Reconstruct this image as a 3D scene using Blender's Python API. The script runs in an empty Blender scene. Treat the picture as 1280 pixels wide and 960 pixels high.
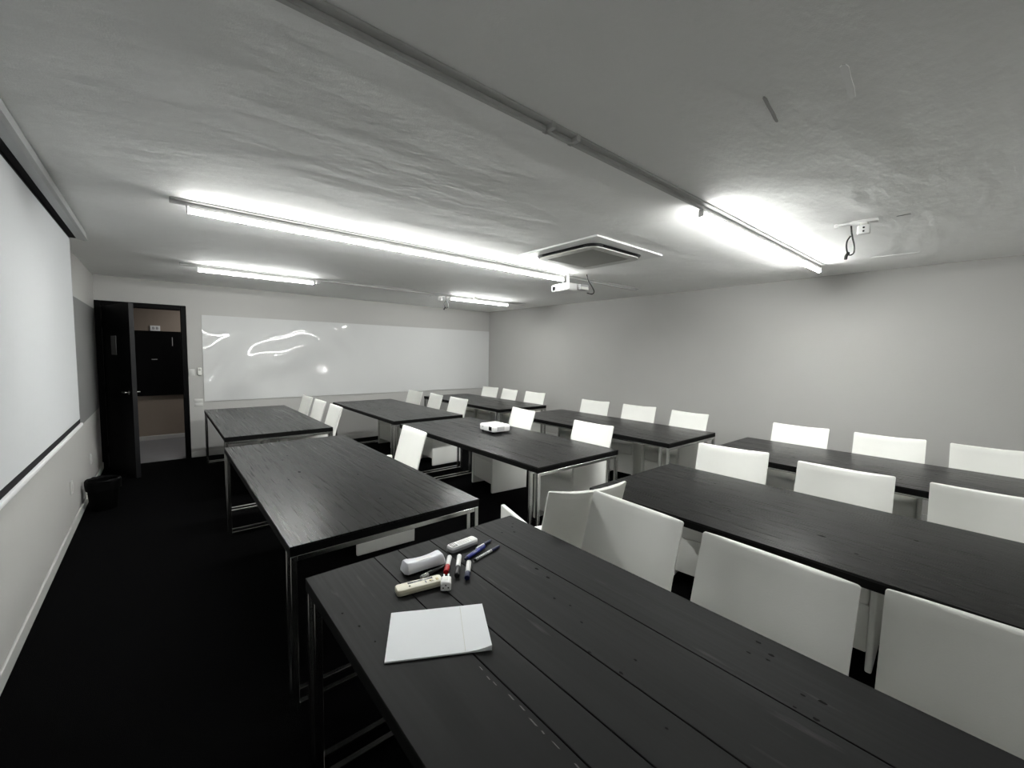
import bpy, bmesh, math, random
from mathutils import Vector, Matrix
random.seed(7)
S = bpy.context.scene
COL = S.collection
PI = math.pi
R = math.radians

# ------------------------------------------------------------------ materials
def new_mat(name):
    m = bpy.data.materials.new(name); m.use_nodes = True
    nt = m.node_tree; nt.nodes.clear()
    out = nt.nodes.new('ShaderNodeOutputMaterial')
    b = nt.nodes.new('ShaderNodeBsdfPrincipled')
    nt.links.new(b.outputs[0], out.inputs[0])
    return m, nt, b

def N(nt, typ, **kw):
    n = nt.nodes.new(typ)
    for k, v in kw.items(): setattr(n, k, v)
    return n

def setc(b, c): b.inputs['Base Color'].default_value = (c[0], c[1], c[2], 1)

def mat(name, c, rough=.5, metal=0., spec=.5, noise=0., nscale=20., bump=0., bscale=60., coat=0.):
    m, nt, b = new_mat(name)
    setc(b, c); b.inputs['Roughness'].default_value = rough
    b.inputs['Metallic'].default_value = metal
    b.inputs['Specular IOR Level'].default_value = spec
    b.inputs['Coat Weight'].default_value = coat
    tc = N(nt, 'ShaderNodeTexCoord')
    if noise > 0:
        n = N(nt, 'ShaderNodeTexNoise'); n.inputs['Scale'].default_value = nscale; n.inputs['Detail'].default_value = 4
        nt.links.new(tc.outputs['Object'], n.inputs['Vector'])
        mx = N(nt, 'ShaderNodeMix', data_type='RGBA')
        mx.inputs['A'].default_value = (c[0]*(1-noise), c[1]*(1-noise), c[2]*(1-noise), 1)
        mx.inputs['B'].default_value = (min(1, c[0]*(1+noise)), min(1, c[1]*(1+noise)), min(1, c[2]*(1+noise)), 1)
        nt.links.new(n.outputs['Fac'], mx.inputs['Factor']); nt.links.new(mx.outputs['Result'], b.inputs['Base Color'])
    if bump > 0:
        n2 = N(nt, 'ShaderNodeTexNoise'); n2.inputs['Scale'].default_value = bscale; n2.inputs['Detail'].default_value = 5
        nt.links.new(tc.outputs['Object'], n2.inputs['Vector'])
        bp = N(nt, 'ShaderNodeBump'); bp.inputs['Strength'].default_value = bump; bp.inputs['Distance'].default_value = .01
        nt.links.new(n2.outputs['Fac'], bp.inputs['Height']); nt.links.new(bp.outputs['Normal'], b.inputs['Normal'])
    return m

def emis(name, c, s):
    m, nt, b = new_mat(name)
    # tube with an opaque back: most light leaves downwards, less to the sides
    setc(b, (.9, .9, .9)); b.inputs['Emission Color'].default_value = (*c, 1)
    g = N(nt, 'ShaderNodeNewGeometry'); sx = N(nt, 'ShaderNodeSeparateXYZ'); nt.links.new(g.outputs['Normal'], sx.inputs[0])
    mr = N(nt, 'ShaderNodeMapRange'); mr.inputs['From Min'].default_value = .05; mr.inputs['From Max'].default_value = -1.0
    mr.inputs['To Min'].default_value = s*.09; mr.inputs['To Max'].default_value = s
    nt.links.new(sx.outputs['Z'], mr.inputs['Value']); nt.links.new(mr.outputs[0], b.inputs['Emission Strength'])
    return m

def wood_mat(name, r0, r1, spec):
    m, nt, b = new_mat(name)
    tc = N(nt, 'ShaderNodeTexCoord'); oi = N(nt, 'ShaderNodeObjectInfo')
    off = N(nt, 'ShaderNodeVectorMath', operation='SCALE'); off.inputs['Scale'].default_value = 7.3
    comb = N(nt, 'ShaderNodeCombineXYZ')
    nt.links.new(oi.outputs['Random'], comb.inputs['Z']); nt.links.new(comb.outputs[0], off.inputs[0])
    add = N(nt, 'ShaderNodeVectorMath', operation='ADD')
    nt.links.new(tc.outputs['Object'], add.inputs[0]); nt.links.new(off.outputs[0], add.inputs[1])
    mp = N(nt, 'ShaderNodeMapping'); mp.inputs['Scale'].default_value = (95, 1.6, 95)
    nt.links.new(add.outputs[0], mp.inputs['Vector'])
    g = N(nt, 'ShaderNodeTexNoise'); g.inputs['Scale'].default_value = 1; g.inputs['Detail'].default_value = 6; g.inputs['Roughness'].default_value = .65
    nt.links.new(mp.outputs[0], g.inputs['Vector'])
    mp2 = N(nt, 'ShaderNodeMapping'); mp2.inputs['Scale'].default_value = (5, 1.3, 5)
    nt.links.new(add.outputs[0], mp2.inputs['Vector'])
    w = N(nt, 'ShaderNodeTexNoise'); w.inputs['Scale'].default_value = 1; w.inputs['Detail'].default_value = 5
    nt.links.new(mp2.outputs[0], w.inputs['Vector'])
    cr = N(nt, 'ShaderNodeValToRGB')
    cr.color_ramp.elements[0].position = .3; cr.color_ramp.elements[0].color = (.0045, .0045, .0047, 1)
    cr.color_ramp.elements[1].position = .75; cr.color_ramp.elements[1].color = (.0105, .0105, .0105, 1)
    nt.links.new(g.outputs['Fac'], cr.inputs['Fac'])
    # worn lighter scrapes along the grain
    mp3 = N(nt, 'ShaderNodeMapping'); mp3.inputs['Scale'].default_value = (30, 3.5, 30)
    nt.links.new(add.outputs[0], mp3.inputs['Vector'])
    sc = N(nt, 'ShaderNodeTexNoise'); sc.inputs['Scale'].default_value = 1; sc.inputs['Detail'].default_value = 3
    nt.links.new(mp3.outputs[0], sc.inputs['Vector'])
    scr = N(nt, 'ShaderNodeValToRGB'); scr.color_ramp.elements[0].position = .66; scr.color_ramp.elements[1].position = .8
    nt.links.new(sc.outputs['Fac'], scr.inputs['Fac'])
    mx = N(nt, 'ShaderNodeMix', data_type='RGBA'); mx.inputs['B'].default_value = (.03, .03, .029, 1)
    nt.links.new(scr.outputs['Color'], mx.inputs['Factor']); nt.links.new(cr.outputs['Color'], mx.inputs['A'])
    nt.links.new(mx.outputs['Result'], b.inputs['Base Color'])
    rr = N(nt, 'ShaderNodeMapRange'); rr.inputs['From Min'].default_value = .3; rr.inputs['From Max'].default_value = .7; rr.inputs['To Min'].default_value = r0; rr.inputs['To Max'].default_value = r1
    nt.links.new(g.outputs['Fac'], rr.inputs['Value']); nt.links.new(rr.outputs[0], b.inputs['Roughness'])
    b.inputs['Specular IOR Level'].default_value = spec
    bp = N(nt, 'ShaderNodeBump'); bp.inputs['Strength'].default_value = .03; bp.inputs['Distance'].default_value = .003
    nt.links.new(g.outputs['Fac'], bp.inputs['Height']); nt.links.new(bp.outputs['Normal'], b.inputs['Normal'])
    return m

def ceiling_mat():
    m, nt, b = new_mat('ceiling plaster')
    tc = N(nt, 'ShaderNodeTexCoord')
    n = N(nt, 'ShaderNodeTexNoise'); n.inputs['Scale'].default_value = 1.6; n.inputs['Detail'].default_value = 5; n.inputs['Roughness'].default_value = .55
    mp = N(nt, 'ShaderNodeMapping'); mp.inputs['Scale'].default_value = (.8, 1.6, 1)
    nt.links.new(tc.outputs['Object'], mp.inputs[0]); nt.links.new(mp.outputs[0], n.inputs['Vector'])
    n2 = N(nt, 'ShaderNodeTexNoise'); n2.inputs['Scale'].default_value = 160; n2.inputs['Detail'].default_value = 2
    nt.links.new(tc.outputs['Object'], n2.inputs['Vector'])
    b1 = N(nt, 'ShaderNodeBump'); b1.inputs['Strength'].default_value = .5; b1.inputs['Distance'].default_value = .05
    b2 = N(nt, 'ShaderNodeBump'); b2.inputs['Strength'].default_value = .12; b2.inputs['Distance'].default_value = .004
    nt.links.new(n.outputs['Fac'], b1.inputs['Height']); nt.links.new(n2.outputs['Fac'], b2.inputs['Height'])
    nt.links.new(b1.outputs[0], b2.inputs['Normal']); nt.links.new(b2.outputs[0], b.inputs['Normal'])
    setc(b, CEIL); b.inputs['Roughness'].default_value = .75; b.inputs['Specular IOR Level'].default_value = .25
    return m

def whiteboard_mat():
    m, nt, b = new_mat('glossy whiteboard sheet')
    tc = N(nt, 'ShaderNodeTexCoord')
    n = N(nt, 'ShaderNodeTexNoise'); n.inputs['Scale'].default_value = 1.05; n.inputs['Detail'].default_value = 0.0; n.inputs['Distortion'].default_value = 1.1
    nt.links.new(tc.outputs['Object'], n.inputs['Vector'])
    b1 = N(nt, 'ShaderNodeBump'); b1.inputs['Strength'].default_value = .55; b1.inputs['Distance'].default_value = .24
    sx = N(nt, 'ShaderNodeSeparateXYZ'); nt.links.new(tc.outputs['Object'], sx.inputs[0])
    mr = N(nt, 'ShaderNodeMapRange', interpolation_type='SMOOTHSTEP'); mr.inputs['From Min'].default_value = 1.4; mr.inputs['From Max'].default_value = 3.6; mr.inputs['To Min'].default_value = 1; mr.inputs['To Max'].default_value = .06
    nt.links.new(sx.outputs['X'], mr.inputs['Value'])
    mu = N(nt, 'ShaderNodeMath', operation='MULTIPLY'); nt.links.new(n.outputs['Fac'], mu.inputs[0]); nt.links.new(mr.outputs[0], mu.inputs[1])
    nt.links.new(mu.outputs[0], b1.inputs['Height']); nt.links.new(b1.outputs[0], b.inputs['Normal'])
    setc(b, (.60, .605, .60)); b.inputs['Roughness'].default_value = .03; b.inputs['Specular IOR Level'].default_value = .5
    return m

CEIL = (.92, .92, .905)
M = dict(
    wallnear=mat('white bounce wall paint', (.8, .8, .78), .7, spec=.2),  # unseen near wall, made whiter than the others to bounce light
    wall=mat('wall paint', (.44, .435, .42), .7, spec=.25, noise=.02, nscale=3, bump=.08, bscale=90),
    ceil=ceiling_mat(),
    carpet=mat('black carpet', (.0016, .0016, .0018), .95, spec=.03, noise=.45, nscale=120, bump=.5, bscale=350),
    skirt=mat('skirting paint', (.50, .50, .48), .5),
    wood=wood_mat('black stained wood', .24, .33, .15), woodworn=wood_mat('worn black planks', .60, .78, .20),
    edge=mat('black table edge', (.0025, .0025, .0025), .6, spec=.12),
    dent=mat('dark dent filler', (.003, .003, .003), .9, spec=.1),
    chip=mat('bare wood chip', (.11, .11, .105), .8),
    chrome=mat('brushed chrome', (.50, .50, .49), .22, 1.0),
    chair=mat('cream leatherette', (.85, .85, .81), .5, spec=.35, noise=.025, nscale=9, bump=.06, bscale=220),
    piping=mat('cream piping', (.76, .76, .73), .45),
    black=mat('black paint', (.0015, .0015, .0017), .5, spec=.07),
    blackmatte=mat('black plastic', (.0015, .0015, .0015), .7, spec=.06),
    leafedge=mat('door edge paint', (.010, .010, .011), .5, spec=.2),
    pane=mat('pane reflection grey', (.30, .30, .30), .08, spec=.6),  # pale grey puts a light reflection into the pane's colour
    screen=mat('projection fabric', (.52, .53, .54), .9, spec=.1, noise=.015, nscale=30),
    screenblack=mat('screen black border', (.007, .006, .008), .8, spec=.2),
    alu=mat('painted aluminium', (.42, .43, .43), .35, .25),
    whitebar=mat('white bar', (.80, .80, .80), .4),
    greyboard=mat('grey wall panel', (.165, .165, .165), .6, spec=.25),
    board=whiteboard_mat(),
    white=mat('white plastic', (.80, .80, .79), .35),
    plate=mat('wall plate plastic', (.52, .52, .50), .45),
    offwhite=mat('off white plastic', (.70, .70, .66), .4),
    acgrey=mat('air conditioner grille', (.30, .30, .275), .6),
    acpanel=mat('air conditioner panel', (.55, .55, .52), .45),
    trunk=mat('trunking plastic', (.46, .46, .45), .45),
    dark=mat('dark recess', (.004, .004, .004), .7),
    lens=mat('lens glass', (.006, .006, .008), .05, spec=.8),
    ventgrey=mat('vent grey', (.42, .42, .40), .6),
    led=emis('led diffuser', (.985, 1.0, .975), 178.0),
    beige=mat('aged beige plastic', (.72, .69, .55), .42),
    beigeside=mat('beige dark plastic', (.50, .48, .38), .45),
    grey=mat('grey plastic', (.33, .33, .33), .45),
    lcd=mat('grey lcd', (.10, .10, .10), .25),
    key=mat('pale yellow key', (.62, .53, .28), .5),
    eraser=mat('pearl white plastic', (.72, .73, .78), .28),
    felt=mat('black felt', (.008, .008, .008), .95, spec=.05),
    red=mat('red plastic', (.42, .006, .010), .4, spec=.25),
    blue=mat('blue plastic', (.014, .022, .22), .35),
    navy=mat('navy plastic', (.006, .008, .045), .4, spec=.2),
    mblack=mat('marker black', (.005, .005, .006), .4, spec=.25),
    paper=mat('paper', (.88, .90, .92), .8, spec=.15, bump=.05, bscale=14),
    brown=mat('corridor brown paint', (.26, .215, .175), .7, spec=.2),
    corfloor=mat('corridor vinyl', (.16, .16, .165), .5, noise=.12, nscale=6),
    ink=mat('sign ink', (.02, .02, .03), .6),
    mark=mat('ceiling scar', (.38, .38, .37), .8),
    markw=mat('ceiling filler', (.97, .97, .96), .8),
    cable=mat('black cable', (.006, .006, .006), .5),
)
# barcode sleeve: dark bands across a white barrel
def barcode_mat():
    m, nt, b = new_mat('printed pen barrel')
    tc = N(nt, 'ShaderNodeTexCoord'); wv = N(nt, 'ShaderNodeTexNoise'); wv.noise_dimensions = '1D'
    sx = N(nt, 'ShaderNodeSeparateXYZ'); nt.links.new(tc.outputs['Object'], sx.inputs[0]); nt.links.new(sx.outputs['X'], wv.inputs['W'])
    wv.inputs['Scale'].default_value = 230
    cr = N(nt, 'ShaderNodeValToRGB'); cr.color_ramp.interpolation = 'CONSTANT'
    cr.color_ramp.elements[0].color = (.05, .05, .06, 1); cr.color_ramp.elements[1].position = .45; cr.color_ramp.elements[1].color = (.75, .75, .75, 1)
    nt.links.new(wv.outputs['Fac'], cr.inputs['Fac']); nt.links.new(cr.outputs[0], b.inputs['Base Color']); b.inputs['Roughness'].default_value = .4
    return m
M['barcode'] = barcode_mat()

# ------------------------------------------------------------------ mesh helpers
def BM(): return bmesh.new()

def merge(bm, t):
    me = bpy.data.meshes.new('tmp'); t.to_mesh(me); t.free(); bm.from_mesh(me); bpy.data.meshes.remove(me)

def box(bm, x0, x1, y0, y1, z0, z1, bev=0., seg=2, mtx=None):
    t = bmesh.new(); bmesh.ops.create_cube(t, size=1)
    for v in t.verts:
        v.co = Vector(((x0+x1)/2+v.co.x*(x1-x0), (y0+y1)/2+v.co.y*(y1-y0), (z0+z1)/2+v.co.z*(z1-z0)))
    if bev > 0: bmesh.ops.bevel(t, geom=t.edges[:], offset=bev, segments=seg, profile=.5, affect='EDGES')
    if mtx is not None: t.transform(mtx)
    merge(bm, t); return bm

def cyl(bm, p0, p1, r0, r1=None, seg=16, bev=0.):
    r1 = r0 if r1 is None else r1
    p0 = Vector(p0); p1 = Vector(p1); d = p1-p0
    t = bmesh.new(); bmesh.ops.create_cone(t, cap_ends=True, segments=seg, radius1=r0, radius2=r1, depth=d.length)
    if bev > 0:
        es = [e for e in t.edges if abs(abs(e.verts[0].co.z)-d.length/2) < 1e-5 and abs(e.verts[0].co.z-e.verts[1].co.z) < 1e-5]
        bmesh.ops.bevel(t, geom=es, offset=bev, segments=2, profile=.5, affect='EDGES')
    q = Vector((0, 0, 1)).rotation_difference(d.normalized())
    t.transform(Matrix.Translation((p0+p1)/2) @ q.to_matrix().to_4x4())
    merge(bm, t); return bm

def tube(bm, pts, r, seg=8):
    pts = [Vector(p) for p in pts]; rings = []
    up = Vector((0, 0, 1))
    for i, p in enumerate(pts):
        d = (pts[min(i+1, len(pts)-1)]-pts[max(i-1, 0)]).normalized()
        a = d.cross(up)
        if a.length < 1e-3: a = d.cross(Vector((1, 0, 0)))
        a.normalize(); b = d.cross(a).normalized()
        if rings:
            # keep ring orientation continuous
            pa = (rings[-1][0].co-pts[i-1]).normalized(); a = (pa-d*pa.dot(d)).normalized(); b = d.cross(a)
        rings.append([bm.verts.new(p+(a*math.cos(k*2*PI/seg)+b*math.sin(k*2*PI/seg))*r) for k in range(seg)])
    for i in range(len(rings)-1):
        for k in range(seg):
            bm.faces.new((rings[i][k], rings[i][(k+1) % seg], rings[i+1][(k+1) % seg], rings[i+1][k]))
    bm.faces.new(rings[0][::-1]); bm.faces.new(rings[-1])
    return bm

def spline(ctrl, n=8):
    out = []; P = [Vector(c) for c in ctrl]; P = [P[0]*2-P[1]]+P+[P[-1]*2-P[-2]]
    for i in range(1, len(P)-2):
        for k in range(n):
            t = k/n; a, b, c, d = P[i-1:i+3]
            out.append(.5*((2*b)+(c-a)*t+(2*a-5*b+4*c-d)*t*t+(3*b-a-3*c+d)*t**3))
    out.append(P[-2]); return out

def loft(bm, rings, cap=True):
    vr = [[bm.verts.new(p) for p in r] for r in rings]; n = len(vr[0])
    for i in range(len(vr)-1):
        for k in range(n):
            bm.faces.new((vr[i][k], vr[i][(k+1) % n], vr[i+1][(k+1) % n], vr[i+1][k]))
    if cap: bm.faces.new(vr[0][::-1]); bm.faces.new(vr[-1])
    bmesh.ops.recalc_face_normals(bm, faces=bm.faces[:])
    return bm

def rrect(hx, hy, r, n=6):
    pts = []
    for cx, cy, a0 in ((hx-r, hy-r, 0), (-hx+r, hy-r, 90), (-hx+r, -hy+r, 180), (hx-r, -hy+r, 270)):
        for k in range(n+1):
            a = R(a0+90*k/n); pts.append((cx+r*math.cos(a), cy+r*math.sin(a)))
    return pts

def obj(name, bm, m, parent=None, smooth=False, loc=None, rot=None):
    bmesh.ops.recalc_face_normals(bm, faces=bm.faces[:])
    me = bpy.data.meshes.new(name); bm.to_mesh(me); bm.free()
    me.materials.append(M[m] if isinstance(m, str) else m)
    if smooth:
        me.polygons.foreach_set('use_smooth', [True]*len(me.polygons))
        try: me.set_sharp_from_angle(angle=R(40))
        except Exception: pass
    o = bpy.data.objects.new(name, me); COL.objects.link(o)
    if parent is not None: o.parent = parent
    if loc is not None: o.location = loc
    if rot is not None: o.rotation_euler = rot
    return o

def tag(o, label, cat, group=None):
    o['label'] = label; o['category'] = cat
    if group: o['group'] = group
    return o

def thing(name, label, cat, loc=(0, 0, 0), rz=0., group=None, rot=None):
    o = bpy.data.objects.new(name, None); COL.objects.link(o)
    o.location = loc; o.rotation_euler = rot if rot else (0, 0, rz); o.empty_display_size = .1
    return tag(o, label, cat, group)

def struct(name, bm, m, parent=None, smooth=False):
    o = obj(name, bm, m, parent, smooth)
    if parent is None: o['kind'] = 'structure'
    return o

def dup(root, loc, rz, label, group=None):
    r = root.copy(); COL.objects.link(r); r.location = loc; r.rotation_euler = (0, 0, rz); r['label'] = label
    if group: r['group'] = group
    for ch in list(root.children):
        c = ch.copy(); COL.objects.link(c); c.parent = r
        for g in list(ch.children):
            d = g.copy(); COL.objects.link(d); d.parent = c
    return r

# ------------------------------------------------------------------ room shell
XL, XR, YN, YF, ZC = -.62, 5.74, -1.4, 7.64, 2.525
struct('floor', box(BM(), XL-.1, XR+.1, YN-.1, YF, -.1, 0), 'carpet')
struct('ceiling', box(BM(), XL-.12, XR+.12, YN-.12, YF+.12, ZC, ZC+.12), 'ceil')
struct('wall_left', box(BM(), XL-.12, XL, YN-.12, YF+.12, -.1, ZC), 'wall')
struct('wall_right', box(BM(), XR, XR+.12, YN-.12, YF+.12, -.1, ZC), 'wall')
struct('wall_near', box(BM(), XL, XR, YN-.12, YN, -.1, ZC), 'wallnear')
bm = BM(); box(bm, .315, XR, YF, YF+.12, -.1, ZC); box(bm, XL, .315, YF, YF+.12, 2.2, ZC)
struct('wall_far', bm, 'wall')
struct('baseboard_left', box(BM(), XL, XL+.014, YN, YF-.04, 0, .085, .004, 1), 'skirt')
struct('baseboard_right', box(BM(), XR-.014, XR, YN, YF, 0, .085, .004, 1), 'skirt')
struct('baseboard_far', box(BM(), .32, XR-.014, YF-.014, YF, 0, .085, .004, 1), 'skirt')
struct('baseboard_near', box(BM(), XL+.014, XR-.014, YN, YN+.014, 0, .085, .004, 1), 'skirt')

# corridor beyond the door
YC = 9.5
struct('floor_corridor', box(BM(), -2.2, 2.0, YF, YC+.1, -.1, 0), 'corfloor')
struct('wall_corridor', box(BM(), -2.2, 2.0, YC, YC+.1, 0, ZC), 'brown')
struct('ceiling_corridor', box(BM(), -2.2, 2.0, YF+.12, YC+.1, ZC, ZC+.1), 'ceil')
bm = BM(); box(bm, -2.3, -2.2, YF+.12, YC+.1, -.1, ZC+.1); box(bm, 2.0, 2.1, YF+.12, YC+.1, -.1, ZC+.1)
struct('wall_corridor_ends', bm, 'brown')
struct('baseboard_corridor', box(BM(), -2.2, 2.0, YC-.014, YC, 0, .075, .004, 1), 'skirt')
pl = bpy.data.lights.new('corridor fill light', 'AREA'); pl.shape = 'RECTANGLE'; pl.size = 1.0; pl.size_y = .3; pl.energy = 10.0  # unseen fill light added to brighten the corridor
po = bpy.data.objects.new('corridor_fill', pl); COL.objects.link(po); po.location = (1.0, 8.7, ZC-.02)

# door: frame, leaf swung open against the left wall, handles
d = bpy.data.objects.new('door_1', None); COL.objects.link(d); d['kind'] = 'structure'; d.location = (0, YF, 0)
bm = BM(); box(bm, XL+.002, -.555, -.035, .12, 0, 2.2, .004, 1); box(bm, .252, .315, -.035, .12, 0, 2.2, .004, 1); box(bm, -.555, .252, -.035, .12, 2.135, 2.2, .004, 1)
obj('door_frame', bm, 'black', d)
lf = obj('door_leaf', box(BM(), 0, .87, -.0225, .0225, .012, 2.125, .003, 1), 'black', d, loc=(-.53, -.062, 0), rot=(0, 0, math.atan2(-.80, .285)))
obj('leaf_edge', box(BM(), .869, .8735, -.022, .022, .012, 2.125), 'leafedge', lf)
bm = BM(); box(bm, .30, .46, -.030, -.0226, 1.50, 1.74, .003, 1)
obj('reflection_pane', bm, 'pane', lf)
for s in (-1, 1):
    bm = BM(); cyl(bm, (.80, s*.0226, 1.055), (.80, s*.032, 1.055), .026, seg=20); cyl(bm, (.80, s*.03, 1.055), (.80, s*.07, 1.055), .009)
    box(bm, .70, .812, s*.065-.009, s*.065+.009, 1.046, 1.064, .006)
    obj('door_handle', bm, 'chrome', lf, True)
for z in (.25, 1.05, 1.9):
    bm = BM(); cyl(bm, (-.012, -.012, z-.05), (-.012, -.012, z+.05), .011); obj('hinge', bm, 'black', lf)

# black board with sign on the corridor wall
t = thing('wall_board', 'black board hung on the brown corridor wall beyond the door', 'board', (.1, YC, .775))
obj('board_panel', box(BM(), -.75, .75, -.04, 0, 0, 1.11, .004, 1), 'black', t)
bm = BM(); box(bm, -.20, -.12, -.052, -.04, .615, .632, .003); obj('clip', bm, 'chrome', t)
bm = BM(); box(bm, .082, .092, -.046, -.04, .86, 1.01, .002); obj('edge_trim', bm, 'grey', t)
t = thing('door_sign', 'small white sign with two dark letters above the corridor board', 'sign', (-.035, YC-.002, 1.888))
obj('sign_plate', box(BM(), -.066, .066, -.02, 0, 0, .088, .002, 1), 'white', t)
for i, ch in enumerate('BB'):
    cu = bpy.data.curves.new('glyph', 'FONT'); cu.body = ch; cu.size = .058; cu.extrude = .001; cu.align_x = 'CENTER'; cu.align_y = 'CENTER'
    o = bpy.data.objects.new('letter', cu); COL.objects.link(o)
    dg = bpy.context.evaluated_depsgraph_get(); me = bpy.data.meshes.new_from_object(o.evaluated_get(dg))
    bpy.data.objects.remove(o); bpy.data.curves.remove(cu)
    me.materials.clear(); me.materials.append(M['ink'])
    g = bpy.data.objects.new('letter', me); COL.objects.link(g); g.parent = t; g.location = (-.024+.05*i, -.0215, .044); g.rotation_euler = (PI/2, 0, 0)

# whiteboard on far wall and grey board panel on left wall
tag(obj('whiteboard', box(BM(), .492, XR-.004, YF-.013, YF-.0003, .818, 2.088, .001, 1), 'board'), 'wide glossy whiteboard covering most of the far wall', 'whiteboard')
tag(obj('wall_panel', box(BM(), XL, XL+.012, .6, 7.5, .822, 2.08, .002, 1), 'greyboard'), 'grey panel on the left wall behind the projection screen', 'panel')

# switches, controller, outlets
def plate(name, label, cat, loc, w, h, rz, face):
    t = thing(name, label, cat, loc, rz)
    obj('cover_plate', box(BM(), -w/2, w/2, -.012, 0, -h/2, h/2, .004), 'plate', t, True)
    for (a, b_, c_, d_, nm) in face: obj(nm, box(BM(), a, b_, -.016, -.011, c_, d_, .002), 'plate', t, True)
    return t
plate('light_switch', 'white light switch on the far wall right beside the door frame', 'switch', (.356, YF, 1.25), .07, .10, 0, [(-.02, .02, -.03, .03, 'rocker')])
t = thing('wall_controller', 'white wall controller between the light switch and the whiteboard', 'controller', (.445, YF, 1.265))
obj('case', box(BM(), -.024, .024, -.032, 0, -.055, .055, .008, 3), 'offwhite', t, True)
obj('display', box(BM(), -.015, .015, -.034, -.030, .008, .04, .001), 'ventgrey', t)
plate('power_outlet', 'white double outlet plate on the far wall below the controller', 'outlet', (.425, YF, .805), .105, .115, 0, [(-.04, .04, .006, .045, 'socket'), (-.04, .04, -.045, -.006, 'socket')])
for y, z, lb in ((6.44, .365, 'small white outlet on the left wall between bin and door'), (5.12, .39, 'small white outlet low on the left wall in front of the bin')):
    plate('wall_outlet', lb, 'outlet', (XL, y, z), .075, .115, PI/2, [(-.022, .022, -.035, .035, 'socket')])

# ------------------------------------------------------------------ projection screen
t = thing('projection_screen', 'large white pull-down projection screen on the left wall', 'screen', (0, 0, 0))
y0, y1 = -.3, 4.86
bm = BM(); prof = [(-.585, ZC-.004), (-.420, ZC-.004), (-.414, ZC-.062), (-.43, ZC-.07), (-.475, ZC-.062), (-.475, ZC-.030), (-.56, ZC-.030), (-.56, ZC-.062), (-.585, ZC-.062)]
loft(bm, [[(x, y, z) for x, z in prof] for y in (y0, y1+.05)])
obj('screen_case', bm, 'alu', t)
bm = BM(); box(bm, -.545, -.478, y0+.01, y1+.03, ZC-.06, ZC-.034); obj('case_slot', bm, 'screenblack', t)
zb, zt = 1.0, ZC-.05
sx = -.512
bm = BM(); box(bm, sx-.0008, sx+.0008, y0+.05, y1, zb-.03, zt); bd = obj('black_border', bm, 'screenblack', t)
bm = BM(); box(bm, sx+.0008, sx+.0022, y0+.08, y1-.018, zb+.012, zt-.028); obj('fabric', bm, 'screen', t)
bm = BM(); box(bm, sx-.012, sx+.014, y0+.03, y1+.03, zb-.052, zb-.026, .005, 2); obj('bottom_bar', bm, 'whitebar', t, True)

# ------------------------------------------------------------------ ceiling: trunking, tubes, AC, projector, brackets
def trunking(label, xa, xb, y, gaps=()):
    t = thing('cable_trunking', label, 'trunking', ((xa+xb)/2, y, ZC), 0, 'trunking runs across the ceiling')
    h = (xb-xa)/2
    obj('base_channel', box(BM(), -h, h, -.034, .018, -.011, 0, .003, 1), 'trunk', t)
    obj('rail', box(BM(), -h, h, -.006, .016, -.030, -.0105, .003, 1), 'trunk', t)
    for gx in gaps: obj('coupler', box(BM(), gx-(xa+xb)/2-.012, gx-(xa+xb)/2+.012, -.037, .021, -.0300, .0, .003, 1), 'trunk', t)
trunking('grey trunking over the foreground running to the right tube light', -.40, 5.02, 1.262, (1.23, 1.38))
trunking('grey trunking carrying the long middle tube light', .08, 5.1, 3.395)
trunking('grey trunking near the far wall carrying the two short tube lights', .2, 5.2, 5.84)

def tube_light(label, xa, xb, y):
    t = thing('tube_light', label, 'light', ((xa+xb)/2, y, ZC-.030), 0, 'tube lights on the ceiling trunking')
    h = (xb-xa)/2
    obj('housing', box(BM(), -h, h, -.012, .012, -.018, .0003, .003, 1), 'white', t)
    obj('diffuser', cyl(BM(), (-h+.013, 0, -.030), (h-.013, 0, -.032), .016, seg=20), 'led', t, True)
    for s in (-1, 1): obj('end_cap', box(BM(), s*h-.014 if s > 0 else -h, h if s > 0 else -h+.014, -.0185, .0185, -.049, 0, .006, 1), 'white', t)
tube_light('long glowing tube light across the middle of the ceiling', .16, 3.62, 3.395)
tube_light('glowing tube light on the right foreground ceiling near the right wall', 2.54, 5.0, 1.262)
tube_light('short glowing tube light at left near the door end of the far wall', .35, 1.56, 5.84)
tube_light('short glowing tube light in the far right corner of the room', 3.60, 4.80, 5.84)
bm = BM(); cyl(bm, (1.60, 5.82, ZC-.075), (1.60, 5.82, ZC-.03), .03, seg=20, bev=.006)
tag(obj('smoke_sensor', bm, 'grey', smooth=True), 'small round sensor at the right end of the short left tube light', 'sensor')
bm = BM(); cyl(bm, (4.02, 5.74, ZC-.05), (4.02, 5.74, ZC), .035, seg=20, bev=.006)
tag(obj('smoke_sensor', bm, 'offwhite', smooth=True), 'small round sensor in front of the far right tube light', 'sensor')

# AC cassette
t = thing('air_conditioner', 'square white ceiling cassette air conditioner with grey grille', 'air conditioner', (3.075, 2.575, ZC))
def sqring(h0, h1, r0, r1, za, zb_, n=6):
    bm = BM(); A = rrect(h0, h0, r0, n); B = rrect(h1, h1, r1, n)
    rings = [[(x, y, za) for x, y in A], [(x, y, zb_) for x, y in A], [(x, y, zb_) for x, y in B], [(x, y, za) for x, y in B]]
    vr = [[bm.verts.new(p) for p in r] for r in rings]; k_ = len(A)
    for i in range(4):
        for k in range(k_): bm.faces.new((vr[i][k], vr[i][(k+1) % k_], vr[(i+1) % 4][(k+1) % k_], vr[(i+1) % 4][k]))
    return bm
obj('fascia', sqring(.475, .365, .008, .10, 0, -.014), 'white', t)
bm = BM(); loft(bm, [[(x, y, z) for x, y in rrect(h, h, .10)] for z, h in ((-.001, .366), (-.016, .362), (-.034, .352))]); obj('air_slot', bm, 'dark', t, True)
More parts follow.
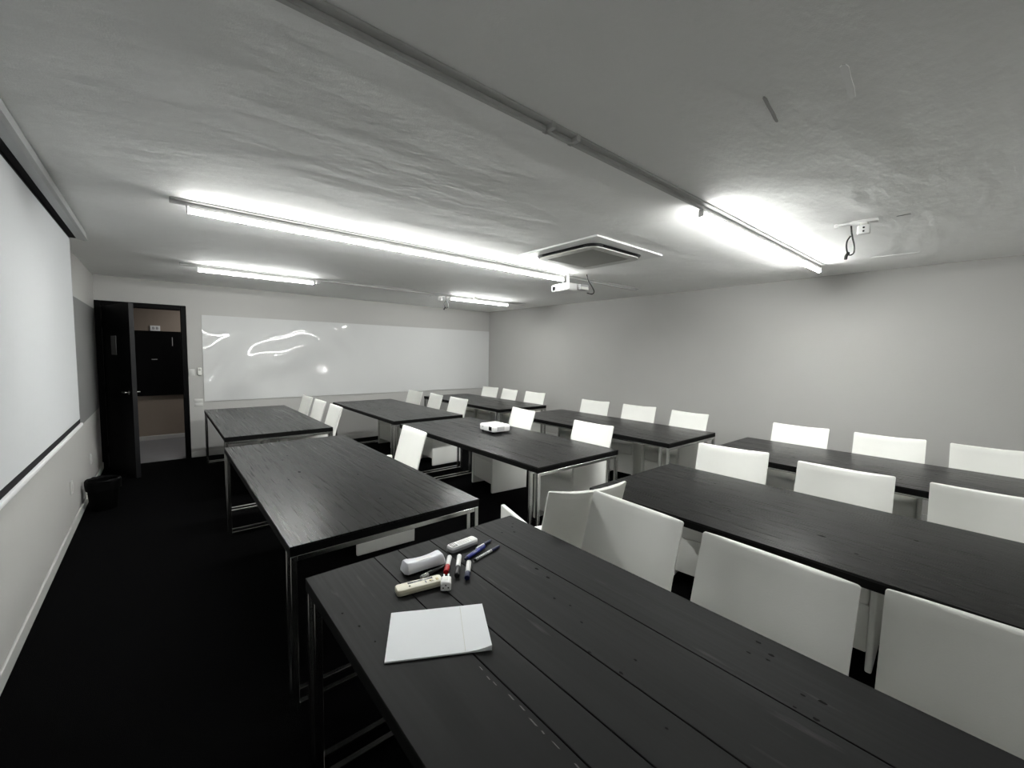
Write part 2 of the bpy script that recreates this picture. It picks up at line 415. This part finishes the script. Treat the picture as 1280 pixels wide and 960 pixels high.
obj('inner_panel', sqring(.347, .268, .095, .01, -.030, -.042), 'acpanel', t)
bm = BM(); box(bm, -.266, .266, -.266, .266, -.0385, -.0345)
for k in range(22):
    x = -.25+.5*k/21; box(bm, x-.004, x+.004, -.264, .264, -.0415, -.0380)
obj('intake_grille', bm, 'acgrey', t)
for k in range(4):
    bm = BM(); box(bm, -.24, .24, .3535, .3635, -.030, -.016, .002, 1, Matrix.Rotation(k*PI/2, 4, 'Z')); obj('louver', bm, 'blackmatte', t)

# projectors
def projector(t, up, col):
    # body with origin at its base centre; lens looks to -x
    bm = BM(); rings = []
    for z, g in ((0, .012), (.006, .002), (.03, 0), (.058, .001), (.068, .008), (.072, .020)):
        rings.append([(x, y, z) for x, y in rrect(.115-g, .135-g, .022, 5)])
    loft(bm, rings); obj('body', bm, col, t, True)
    bm = BM(); box(bm, -.119, -.110, -.105, -.055, .015, .058, .004); b = obj('lens_bezel', bm, 'dark', t)
    obj('lens', cyl(BM(), (-.124, -.08, .037), (-.112, -.08, .037), .017, seg=20), 'lens', b, True)
    bm = BM(); box(bm, -.06, .03, -.1375, -.130, .014, .056, .002)
    v = obj('vent', bm, 'grey', t)
    bm = BM()
    for k in range(5): box(bm, -.056, .026, -.139, -.1372, .018+.008*k, .021+.008*k)
    obj('slat', bm, 'white', v)
    bm = BM(); cyl(bm, (-.112, .06, .04), (-.118, .06, .04), .008); obj('ir_window', bm, 'grey', t)
    return t
t = thing('projector', 'small white projector standing on the middle table', 'projector', (2.775, 3.565, .767), R(-3))
projector(t, True, 'white')
for x, y in ((-.09, .10), (-.09, -.10), (.09, 0)):
    obj('foot', cyl(BM(), (x, y, -.016), (x, y, .004), .010, seg=12), 'blackmatte', t)

t = thing('ceiling_projector', 'white projector hanging upside down from the ceiling below the long tube', 'projector', (3.66, 3.36, 2.405), rot=(PI, 0, R(-4)))
projector(t, False, 'white'); t.scale = (1.12, 1.12, 1.12)
bm = BM(); cyl(bm, (0, 0, -.105), (0, 0, .004), .016, seg=14); box(bm, -.05, .05, -.05, .05, -.1065, -.097, .003); box(bm, -.07, .07, -.02, .02, -.012, .003, .002)
obj('ceiling_mount', bm, 'white', t, True)
bm = BM(); box(bm, .0, .112, .134, .185, .008, .064, .005); obj('connector_box', bm, 'grey', t)
bm = BM(); box(bm, .004, .108, .184, .190, .034, .060, .002); obj('connector_label', bm, 'offwhite', t)
# its hanging cable
bm = BM(); tube(bm, spline([(3.80, 3.20, ZC-.001), (3.81, 3.18, 2.45), (3.83, 3.14, 2.38), (3.83, 3.11, 2.32), (3.78, 3.10, 2.29), (3.71, 3.11, 2.295)], 6), .006)
tag(obj('projector_cable', bm, 'cable', smooth=True), 'thin black cable looping from the ceiling beside the hanging projector', 'cable')

def bracket(label, loc, rz):
    t = thing('projector_bracket', label, 'bracket', loc, rz, 'empty projector brackets on the ceiling')
    obj('ceiling_plate', box(BM(), -.03, .03, -.07, .07, -.020, 0, .004), 'white', t, True)
    bm = BM(); box(bm, -.022, .022, -.022, .022, -.04, -.018, .003); obj('neck', bm, 'offwhite', t, True)
    bm = BM(); box(bm, -.035, .005, -.034, .034, -.095, -.036, .008, 3); a = obj('mount_head', bm, 'white', t, True)
    for z in (-.055, -.078): obj('bolt_hole', cyl(BM(), (-.037, 0, z), (-.033, 0, z), .006, seg=12), 'dark', a)
    bm = BM(); box(bm, -.012, .012, .065, .15, -.018, -.002, .004); box(bm, -.014, .014, .138, .16, -.028, -.002, .003); obj('side_arm', bm, 'white', t, True)
    return t
bracket('white empty projector bracket on the ceiling right of the right tube light', (3.62, .68, ZC), R(6))
bracket('white empty projector bracket far off at the left end of the corner tube light', (3.50, 5.98, ZC), R(60))
def dangle(label, x, y, s):
    bm = BM()
    P = [(0, 0, 0), (.006, -.004, -.05), (.02, -.010, -.09), (.036, -.02, -.15), (.03, -.02, -.20), (.0, .0, -.215), (-.022, .012, -.18), (-.02, .015, -.12), (.004, .0, -.075)]
    tube(bm, [(x+a*s, y+b*s, ZC-.004+c*s) for a, b, c in spline(P, 6)], .0055*s)
    P2 = [(-.004, .004, -.2), (-.024, .012, -.225), (-.03, .014, -.25)]
    tube(bm, [(x+a*s, y+b*s, ZC-.004+c*s) for a, b, c in spline(P2, 4)], .011*s)
    tag(obj('hanging_cable', bm, 'cable', smooth=True), label, 'cable', 'loose cables hanging from the ceiling')
dangle('looped black cable hanging beside the right ceiling bracket', 3.69, .765, .92)
dangle('looped black cable hanging by the far bracket in front of the whiteboard', 3.62, 6.0, .9)

# scars left on the ceiling
def scar(name, label, p0, p1, w, m):
    p0 = Vector((*p0, 0)); p1 = Vector((*p1, 0)); d = p1-p0
    bm = BM(); L = d.length; a = math.atan2(d.y, d.x)
    prof = [(-.5, .2), (-.46, .45), (-.2, .5), (.1, .42), (.35, .5), (.47, .35), (.5, .1), (.48, -.35), (.2, -.5), (-.1, -.44), (-.4, -.5), (-.48, -.25)]
    loft(bm, [[(x*L, y*w, z) for x, y in prof] for z in (0, -.0025)])
    o = obj(name, bm, m); o.location = ((p0.x+p1.x)/2, (p0.y+p1.y)/2, ZC); o.rotation_euler = (0, 0, a); tag(o, label, 'scar')
scar('ceiling_scar', 'thin dark scratch on the ceiling above the right side', (1.67, .622), (1.886, .648), .012, 'mark')
scar('ceiling_filler', 'pale filler streak on the ceiling to the right of the dark scratch', (1.675, .397), (1.911, .418), .022, 'markw')
scar('ceiling_scar', 'short dark scratch on the ceiling right of the empty bracket', (3.665, .53), (3.665, .46), .010, 'mark')
scar('ceiling_filler', 'pale filler line on the ceiling near the top of the right wall', (4.98, .87), (5.0, .55), .02, 'markw')

# ------------------------------------------------------------------ tables
TW, TL, TH = 1.0, 2.36, .75
def paint(bm, first, idx):
    for fc in list(bm.faces)[first:]: fc.material_index = idx

def top_mesh(bm, planks, marks, seed):
    cuts = [0, .262, .367, .520, .758, 1.0] if planks else [0, 1.0]
    g = .0016
    for a, b in zip(cuts[:-1], cuts[1:]):
        box(bm, a+(g if a > 0 else 0), b-(g if b < 1 else 0), 0, TL, TH-.010, TH, .0012, 1)
    k0 = len(bm.faces)
    for x, y, r in marks:      # nail holes and dents
        q = random.Random(int(x*1e4)); n = 9; a = q.uniform(0, PI)
        pts = [(r*q.uniform(.7, 1.2)*math.cos(2*PI*k/n), r*q.uniform(.7, 1.2)*1.7*math.sin(2*PI*k/n)) for k in range(n)]
        bm.faces.new([bm.verts.new((x+px, y+py, TH+.0003)) for px, py in pts])
    paint(bm, k0, 1)
    return bm

def table_proto(label, loc, group, planks, marks):
    t = thing('work_table', label, 'table', loc, 0, group)
    bm = top_mesh(BM(), planks, marks, 3)
    if planks:     # pale chips along one plank joint
        k0 = len(bm.faces); q = random.Random(5)
        for k in range(13):
            y = .36+.56*k/13+q.uniform(-.012, .012)+TL-1.64; x = .246+q.uniform(-.004, .004); l = q.uniform(.006, .016); w_ = q.uniform(.0012, .0022)
            bm.faces.new([bm.verts.new((x+a_*w_, y+b_*l, TH+.0003)) for a_, b_ in ((-1, -.6), (.4, -1), (1, .5), (-.2, 1))])
        paint(bm, k0, 2)
    top = obj('tabletop', bm, 'woodworn' if planks else 'wood', t)
    top.data.materials.append(M['dent']); top.data.materials.append(M['chip'])
    obj('top_edge', box(BM(), .0005, TW-.0005, .0005, TL-.0005, TH-.045, TH-.0098), 'edge', top)
    s = .026
    for ye in (.0, .082, TL-s-.082, TL-s):
        bm = BM()
        for x in (.002, TW-s-.002): box(bm, x, x+s, ye, ye+s, 0, TH-.0452, .002, 1)
        box(bm, .002+s, TW-s-.002, ye, ye+s, 0, s, .002, 1); box(bm, .002+s, TW-s-.002, ye, ye+s, TH-.0452-s, TH-.0452, .002, 1)
        obj('leg_frame', bm, 'chrome', t)
    for x in (.06, TW-.08): # long rails under the top join both end frames
        obj('rail', box(BM(), x, x+.02, s*2+.056, TL-s*2-.056, TH-.072, TH-.0452, .002, 1), 'chrome', t)
    return t
DOTS = [(1.118, 1.153, .006), (1.107, 1.079, .0055), (1.028, .968, .004), (1.04, .905, .003), (1.001, .822, .0035), (.916, .72, .0035), (.992, .619, .004), (.92, .616, .004),
        (.446, 1.242, .0035), (.457, 1.145, .003), (.427, 1.339, .003), (1.344, .428, .005), (1.274, .428, .004), (1.314, .384, .005), (1.285, .382, .004), (1.218, .28, .0035), (1.159, .282, .003),
        (1.23, .242, .006), (1.159, .238, .005), (1.30, 1.52, .004), (1.27, 1.47, .004), (1.22, 1.50, .004), (1.33, 1.55, .003), (.86, .45, .003), (.80, .30, .004), (1.09, .10, .005)]
T1M = [(x-.39, y-(1.64-TL), r) for x, y, r in DOTS]
T3M = [(.32, 1.2, .010), (.22, 1.05, .006), (.30, 1.62, .007), (.36, 1.75, .006), (.62, .9, .006), (.55, .35, .005), (.75, 1.9, .006)]
G = 'black plank tables set out in rows'
T1 = table_proto('black plank table in the foreground carrying paper, markers and remotes', (.39, 1.64-TL, 0), G, True, T1M)
T2 = None
for (x, y), lb in (((2.088, 1.685-TL), 'long black table at right foreground behind the first row of white chairs'),
                   ((3.80, 1.755-TL), 'black table at far right edge of the photo before the right wall'),
                   ((.403, 1.945), 'shiny black table at left just behind the foreground table'),
                   ((2.145, 2.22), 'black table in the centre with the white projector on it'),
                   ((3.77, 2.08), 'black table right of the projector table with three chairs before the right wall'),
                   ((.455, 4.80), 'black table at far left nearest the open door'),
                   ((2.175, 4.80), 'black table in front of the whiteboard at middle of the far row'),
                   ((3.92, 4.93), 'black table in the far right corner beyond the projector table')):
    if T2 is None: T2 = table_proto(lb, (x, y, 0), G, False, T3M)
    else: dup(T2, (x, y, 0), 0, lb, G)
# ------------------------------------------------------------------ chairs
def chair_proto(label, loc, rz, group):
    t = thing('armchair', label, 'chair', loc, rz, group)
    W = .245
    # back slab: floor to top, leaning out above the seat, hollow across its width
    prof = [(.175, 0), (.178, .12), (.182, .30), (.188, .46), (.199, .56), (.222, .66), (.250, .76), (.274, .84), (.292, .905)]
    path = []
    for i in range(len(prof)-1):
        for k in range(2):
            f = k/2; path.append((prof[i][0]*(1-f)+prof[i+1][0]*f, prof[i][1]*(1-f)+prof[i+1][1]*f))
    path.append(prof[-1])
    rings = []; th = .021; n = 9
    def ring(xc, zc, tt, ww, dipk):
        pts = []
        hol = lambda u: .034*(1-u*u)
        us = [-1+2*k/(n-1) for k in range(n)]
        for sgn, seq in ((1, us), (-1, us[::-1])):
            for u in seq:
                e = 1-abs(u)**7*.75
                y = u*ww
                k = min(1, max(0, (zc-.42)/.4))
                pts.append((xc+sgn*tt*e+hol(u)*(.25+.75*k), y, zc-dipk*.014*(1-u*u)))
        return pts
    for i, (x, z) in enumerate(path):
        k = max(0, (z-.5)/.4)
        rings.append(ring(x, z, th*(1-.12*k), W, k))
    x, z = path[-1]
    rings.append(ring(x+.0015, z+.005, th*.72, W-.003, 1)); rings.append(ring(x+.002, z+.008, th*.35, W-.008, 1))
    bm = BM(); loft(bm, rings); obj('backrest', bm, 'chair', t, True)
    # side panels up to arm height
    for s in (-1, 1):
        bm = BM(); box(bm, -.30, .176, s*.235-.0145, s*.235+.0145, 0, .645, .009, 3); obj('side_panel', bm, 'chair', t, True)
    bm = BM()
    rg = []
    for z, g in ((.345, .012), (.352, .003), (.37, 0), (.43, 0), (.452, .006), (.463, .018), (.468, .04)):
        rg.append([(x-.065, y, z+.006*(1 if z > .46 else 0)) for x, y in rrect(.232-g, .2165-g, .02, 4)])
    loft(bm, rg); obj('seat', bm, 'chair', t, True)
    obj('front_apron', box(BM(), -.285, -.262, -.2195, .2195, .095, .344, .006, 2), 'chair', t, True)
    return t
chairs = [
 # x,y of backrest top, degrees, table key, label
 (1.66, 1.075, -3, 'cream armchair touching the askew chair at the far end of the foreground table'),
 (1.615, .49, -1.7, 'cream armchair at the middle of the foreground table edge'),
 (1.665, -.05, 3, 'cream armchair cut by the right edge of the photo beside the foreground table'),
 (1.71, 1.385, -105.5, 'cream armchair standing askew in the gap at the foreground table far end'),
 (3.33, 1.32, 8, 'cream armchair at the far left end of the right foreground table row'),
 (3.29, .63, 3.4, 'cream armchair in the middle of the row behind the right foreground table'),
 (3.35, 0.0, 6, 'cream armchair at the right photo edge behind the right foreground table'),
 (1.73, 3.40, -2.5, 'single white armchair at the right side of the shiny left table'),
 (3.47, 3.88, -7, 'white armchair just behind the white projector on the centre table'),
 (3.35, 2.68, 2, 'white armchair at the near right corner of the projector table'),
 (5.06, 4.02, 5, 'white armchair left in the row of three along the middle of the right wall'),
 (5.08, 3.27, 6, 'white armchair in the centre of the three along the middle of the right wall'),
 (5.03, 2.52, -4, 'white armchair right in the row of three along the middle of the right wall'),
 (1.69, 6.78, 0, 'white armchair farthest from camera at the far left table by the door'),
 (1.69, 6.13, 0, 'white armchair second of three at the far left table by the door'),
 (1.68, 5.42, -1.5, 'white armchair nearest of three at the far left table by the door'),
 (3.47, 6.77, 2, 'white armchair farthest of three at the table before the whiteboard'),
 (3.48, 6.05, -6, 'white armchair second of three at the table before the whiteboard'),
 (3.49, 5.39, 0, 'white armchair nearest of three at the table before the whiteboard'),
 (5.20, 6.84, 2, 'white armchair leftmost of three in the far right corner'),
 (5.18, 6.19, -5, 'white armchair middle of three in the far right corner'),
 (5.20, 5.50, 2, 'white armchair rightmost of three in the far right corner'),
 (5.02, 1.34, 1.6, 'white armchair at left of the last row behind the far right table'),
 (5.05, .66, 5, 'white armchair in the centre of the last row behind the far right table'),
 (5.10, .03, 7, 'white armchair at the right photo edge in the last row by the right wall'),
]
proto = None
for bx, by, ang, lb in chairs:
    a = R(ang); ox, oy = .29, 0
    loc = (bx-ox*math.cos(a), by-ox*math.sin(a), 0)
    if proto is None: proto = chair_proto(lb, loc, a, 'cream armchairs at the tables')
    else: dup(proto, loc, a, lb, 'cream armchairs at the tables')

# ------------------------------------------------------------------ bin
t = thing('waste_bin', 'black waste bin with a bag on the floor by the left wall', 'bin', (-.465, 5.70, 0))
bm = BM(); n = 28; rg = []
for r, z in ((.095, 0), (.102, .01), (.122, .27), (.128, .272), (.128, .285), (.119, .285), (.098, .02)):
    rg.append([(r*math.cos(2*PI*k/n), r*math.sin(2*PI*k/n), z) for k in range(n)])
loft(bm, rg); obj('bucket', bm, 'blackmatte', t, True)
bm = BM(); rg = []; q = random.Random(2)
for r, z, w in ((.131, .20, .004), (.133, .26, .005), (.135, .292, .006), (.125, .300, .008), (.114, .285, .006)):
    rg.append([((r+q.uniform(-w, w)*.7)*math.cos(2*PI*k/n), (r+q.uniform(-w, w)*.7)*math.sin(2*PI*k/n), z+q.uniform(-w, w)) for k in range(n)])
loft(bm, rg, cap=False); obj('bin_bag', bm, 'black', t, True)

# ------------------------------------------------------------------ things on the foreground table
Z = TH+.001
t = thing('paper_sheet', 'folded white paper lying on the foreground table', 'paper', (.6245, 1.068, Z), math.atan2(-.144, .263))
bm = BM(); nx, ny = 14, 8; grid = []
for zz in (0, 1):
    g_ = []
    for i in range(nx+1):
        for j in range(ny+1):
            x = -.148+.296*i/nx; y = -.110+.220*j/ny
            lift = .004*max(0, (i/nx-.75)/.25)**2*(1-j/ny)*3+.0012*math.sin(i*.5+1)*math.sin(j*.7)**2
            base = .0006 if zz == 0 else .0042
            g_.append(bm.verts.new((x, y, (0 if zz == 0 else base+max(0, lift)))))
    grid.append(g_)
def gi(i, j): return i*(ny+1)+j
for i in range(nx):
    for j in range(ny):
        bm.faces.new([grid[1][gi(i, j)], grid[1][gi(i+1, j)], grid[1][gi(i+1, j+1)], grid[1][gi(i, j+1)]])
        bm.faces.new([grid[0][gi(i, j)], grid[0][gi(i, j+1)], grid[0][gi(i+1, j+1)], grid[0][gi(i+1, j)]])
for i in range(nx):
    for j in (0, ny): bm.faces.new([grid[0][gi(i, j)], grid[0][gi(i+1, j)], grid[1][gi(i+1, j)], grid[1][gi(i, j)]])
for j in range(ny):
    for i in (0, nx): bm.faces.new([grid[0][gi(i, j)], grid[0][gi(i, j+1)], grid[1][gi(i, j+1)], grid[1][gi(i, j)]])
obj('sheet', bm, 'paper', t, True)
obj('fold_crease', box(BM(), .072, .0735, -.105, .105, .0040, .0056), 'offwhite', t)

# whiteboard eraser: hollow-backed pearl handle on a black felt pad
t = thing('board_eraser', 'pearl white board eraser with a hollow back beside the beige remote', 'eraser', (.768, 1.432, Z), R(-4))
rg = []
for k in range(17):
    u = -1+k/8; x = u*.085
    top = .041+.013*abs(u)**2.2-.030*max(0, (abs(u)-.80)/.2)**2
    hw = .030+.003*abs(u)-.012*max(0, (abs(u)-.85)/.15)**2
    rg.append([(x, y*hw, .010+z*(top-.010)) for y, z in ((-1, 0), (-1.03, .35), (-.95, .75), (-.72, .96), (-.4, 1), (.4, 1), (.72, .96), (.95, .75), (1.03, .35), (1, 0))])
bm = BM(); loft(bm, rg); obj('handle', bm, 'eraser', t, True)
obj('felt_pad', box(BM(), -.08, .08, -.027, .027, 0, .0105, .002, 1), 'felt', t)
bm = BM(); box(bm, -.055, .055, -.012, .012, .0400, .0425, .001); obj('grip_inlay', bm, 'white', t)

# beige remote
def remote(name, label, loc, rz, L, W_, H, body, side):
    t = thing(name, label, 'remote', loc, rz)
    bm = BM(); loft(bm, [[(x, y, z) for x, y in rrect(L/2-g, W_/2-g, .010, 4)] for z, g in ((0, .003), (.003, 0), (H*.55, 0))]); obj('back_shell', bm, side, t, True)
    bm = BM(); loft(bm, [[(x, y, z) for x, y in rrect(L/2-g, W_/2-g, .010, 4)] for z, g in ((H*.55, .0004), (H-.004, .0004), (H-.001, .002), (H, .005))]); obj('front_shell', bm, body, t, True)
    return t, H
t, H = remote('beige_remote', 'aged beige remote control lying in front of the eraser', (.690, 1.315, Z), R(-11), .168, .050, .022, 'beige', 'beigeside')
obj('display_window', box(BM(), -.040, .052, .006, .018, H-.001, H+.0006, .0005, 1), 'lcd', t)
obj('button', box(BM(), -.041, -.035, -.010, -.006, H-.001, H+.002, .0006, 1), 'mblack', t)
for x, w, m in ((.022, .005, 'grey'), (.044, .010, 'beigeside'), (.064, .009, 'key')):
    obj('button', box(BM(), x-w/2, x+w/2, -.012, .0015, H-.001, H+.002, .001, 1), m, t)
obj('button', cyl(BM(), (.040, -.005, H), (.040, -.005, H+.003), .005, seg=14), 'key', t)
# white AC remote
t, H = remote('white_remote', 'white remote control with keypad behind the markers', (.988, 1.487, Z), R(4), .142, .046, .026, 'white', 'grey')
obj('display_window', box(BM(), -.062, -.036, -.016, .016, H-.001, H+.0006, .0005, 1), 'lcd', t)
for k in range(3): obj('segment', box(BM(), -.058+.007*k, -.055+.007*k, -.010, .012, H+.0004, H+.001), 'white', t)
for i in range(5):
    for j in range(3):
        obj('button', box(BM(), -.026+.012*i, -.018+.012*i, -.014+.010*j, -.007+.010*j, H-.001, H+.0016, .0006, 1), 'offwhite', t)
obj('slide_cover', box(BM(), .036, .062, -.018, .018, H-.001, H+.0014, .001, 1), 'offwhite', t)

# pens: x axis runs from tail to cap end
def pen(name, label, p0, p1, r, parts, z=None):
    p0 = Vector((*p0, 0)); p1 = Vector((*p1, 0)); d = p1-p0; L = d.length
    t = thing(name, label, 'marker' if 'marker' in name else 'pen', (p0.x, p0.y, Z+r), math.atan2(d.y, d.x), 'markers and pens on the foreground table')
    for nm, a, b, ra, rb, m in parts:
        obj(nm, cyl(BM(), (a*L, 0, 0), (b*L, 0, 0), ra*r, rb*r, seg=18, bev=r*.18 if ra == rb else 0), m, t, True)
    return t
pen('board_marker', 'white board marker with a red cap pointing at the plug adapter', (.888, 1.432), (.812, 1.335), .0095, [('barrel', 0, .62, 1, 1, 'white'), ('cap', .60, .99, 1.06, 1.06, 'red'), ('tail_plug', -.03, .01, .7, .85, 'white')])
pen('board_marker', 'white board marker with a black cap between red and blue markers', (.924, 1.414), (.833, 1.290), .0095, [('barrel', 0, .62, 1, 1, 'white'), ('cap', .60, 1, 1.06, 1.06, 'mblack'), ('tail_plug', -.03, .01, .7, .85, 'white')])
pen('board_marker', 'white board marker with a navy cap right of the black capped one', (.927, 1.348), (.853, 1.252), .0095, [('barrel', 0, .70, 1, 1, 'white'), ('cap', .68, 1, 1.06, 1.06, 'navy'), ('tail_plug', -.05, .01, .6, .85, 'blue')])
pen('felt_pen', 'thick blue felt pen lying behind the navy capped marker', (.928, 1.378), (1.058, 1.424), .0085, [('barrel', .10, .75, 1, 1, 'blue'), ('cap', .72, 1, 1.1, 1.1, 'blue'), ('nib_holder', 0, .11, .55, .9, 'navy')])
pen('ballpoint_pen', 'slim pen with a printed white barrel and dark cap at right', (.958, 1.353), (1.112, 1.388), .0055, [('barrel', .04, .70, 1, 1, 'barcode'), ('cap', .68, 1, 1.15, 1.0, 'navy'), ('tip', 0, .045, .8, 1, 'mblack')])
pen('ballpoint_pen', 'slim white pen with a dark blue cap beside the white remote', (1.022, 1.430), (1.118, 1.456), .0055, [('barrel', 0, .52, 1, 1, 'white'), ('cap', .5, 1, 1.2, 1.0, 'navy')])
t = pen('black_pen', 'black pen with a metal clip lying between eraser and beige remote', (.722, 1.362), (.846, 1.386), .0075, [('barrel', .2, 1, 1, 1, 'mblack'), ('cap', 0, .25, 1.08, 1.08, 'grey')])
obj('clip', box(BM(), .004, .05, -.0015, .0015, .007, .010, .0006, 1), 'chrome', t)
# plug adapter with two prongs
t = thing('plug_adapter', 'white plug adapter with two prongs in front of the red marker', 'adapter', (.768, 1.262, Z), math.atan2(.065, .042))
bm = BM(); loft(bm, [[(x, y, z) for x, y in rrect(.026-g, .0185-g, .006, 4)] for z, g in ((0, .002), (.002, 0), (.025, 0), (.029, .003), (.030, .007))]); obj('body', bm, 'white', t, True)
obj('top_recess', box(BM(), -.006, .018, -.008, .008, .0295, .0306), 'offwhite', t)
for y in (-.008, .008): obj('prong', box(BM(), .022, .048, y-.0028, y+.0028, .019, .0245, .001, 1), 'white', t)
for y, z in ((-.009, .012), (.009, .012), (0, .021)): obj('socket_hole', cyl(BM(), (-.0262, y, z), (-.024, y, z), .0028, seg=12), 'dark', t)

# ------------------------------------------------------------------ camera and view
cam = bpy.data.cameras.new('camera'); co = bpy.data.objects.new('camera', cam); COL.objects.link(co)
yaw, pitch, roll, F = R(40.172), R(-4.148), R(-.966), 522.66
f = Vector((math.sin(yaw)*math.cos(pitch), math.cos(yaw)*math.cos(pitch), math.sin(pitch)))
rt = Vector((math.cos(yaw), -math.sin(yaw), 0)); dn = f.cross(rt)
rr = rt*math.cos(roll)+dn*math.sin(roll); dd = -rt*math.sin(roll)+dn*math.cos(roll)
mw = Matrix((rr, -dd, -f)).transposed().to_4x4(); mw.translation = Vector((0, 0, 1.6))
co.matrix_world = mw
cam.sensor_fit = 'HORIZONTAL'; cam.sensor_width = 36; cam.lens = 36*F/1280; cam.clip_start = .02
S.camera = co
w = bpy.data.worlds.new('world'); S.world = w; w.use_nodes = True
w.node_tree.nodes['Background'].inputs[0].default_value = (0, 0, 0, 1)
vs = S.view_settings; vs.view_transform = 'Standard'; vs.look = 'None'; vs.gamma = 1; vs.use_curve_mapping = False
vs.exposure = 0.72
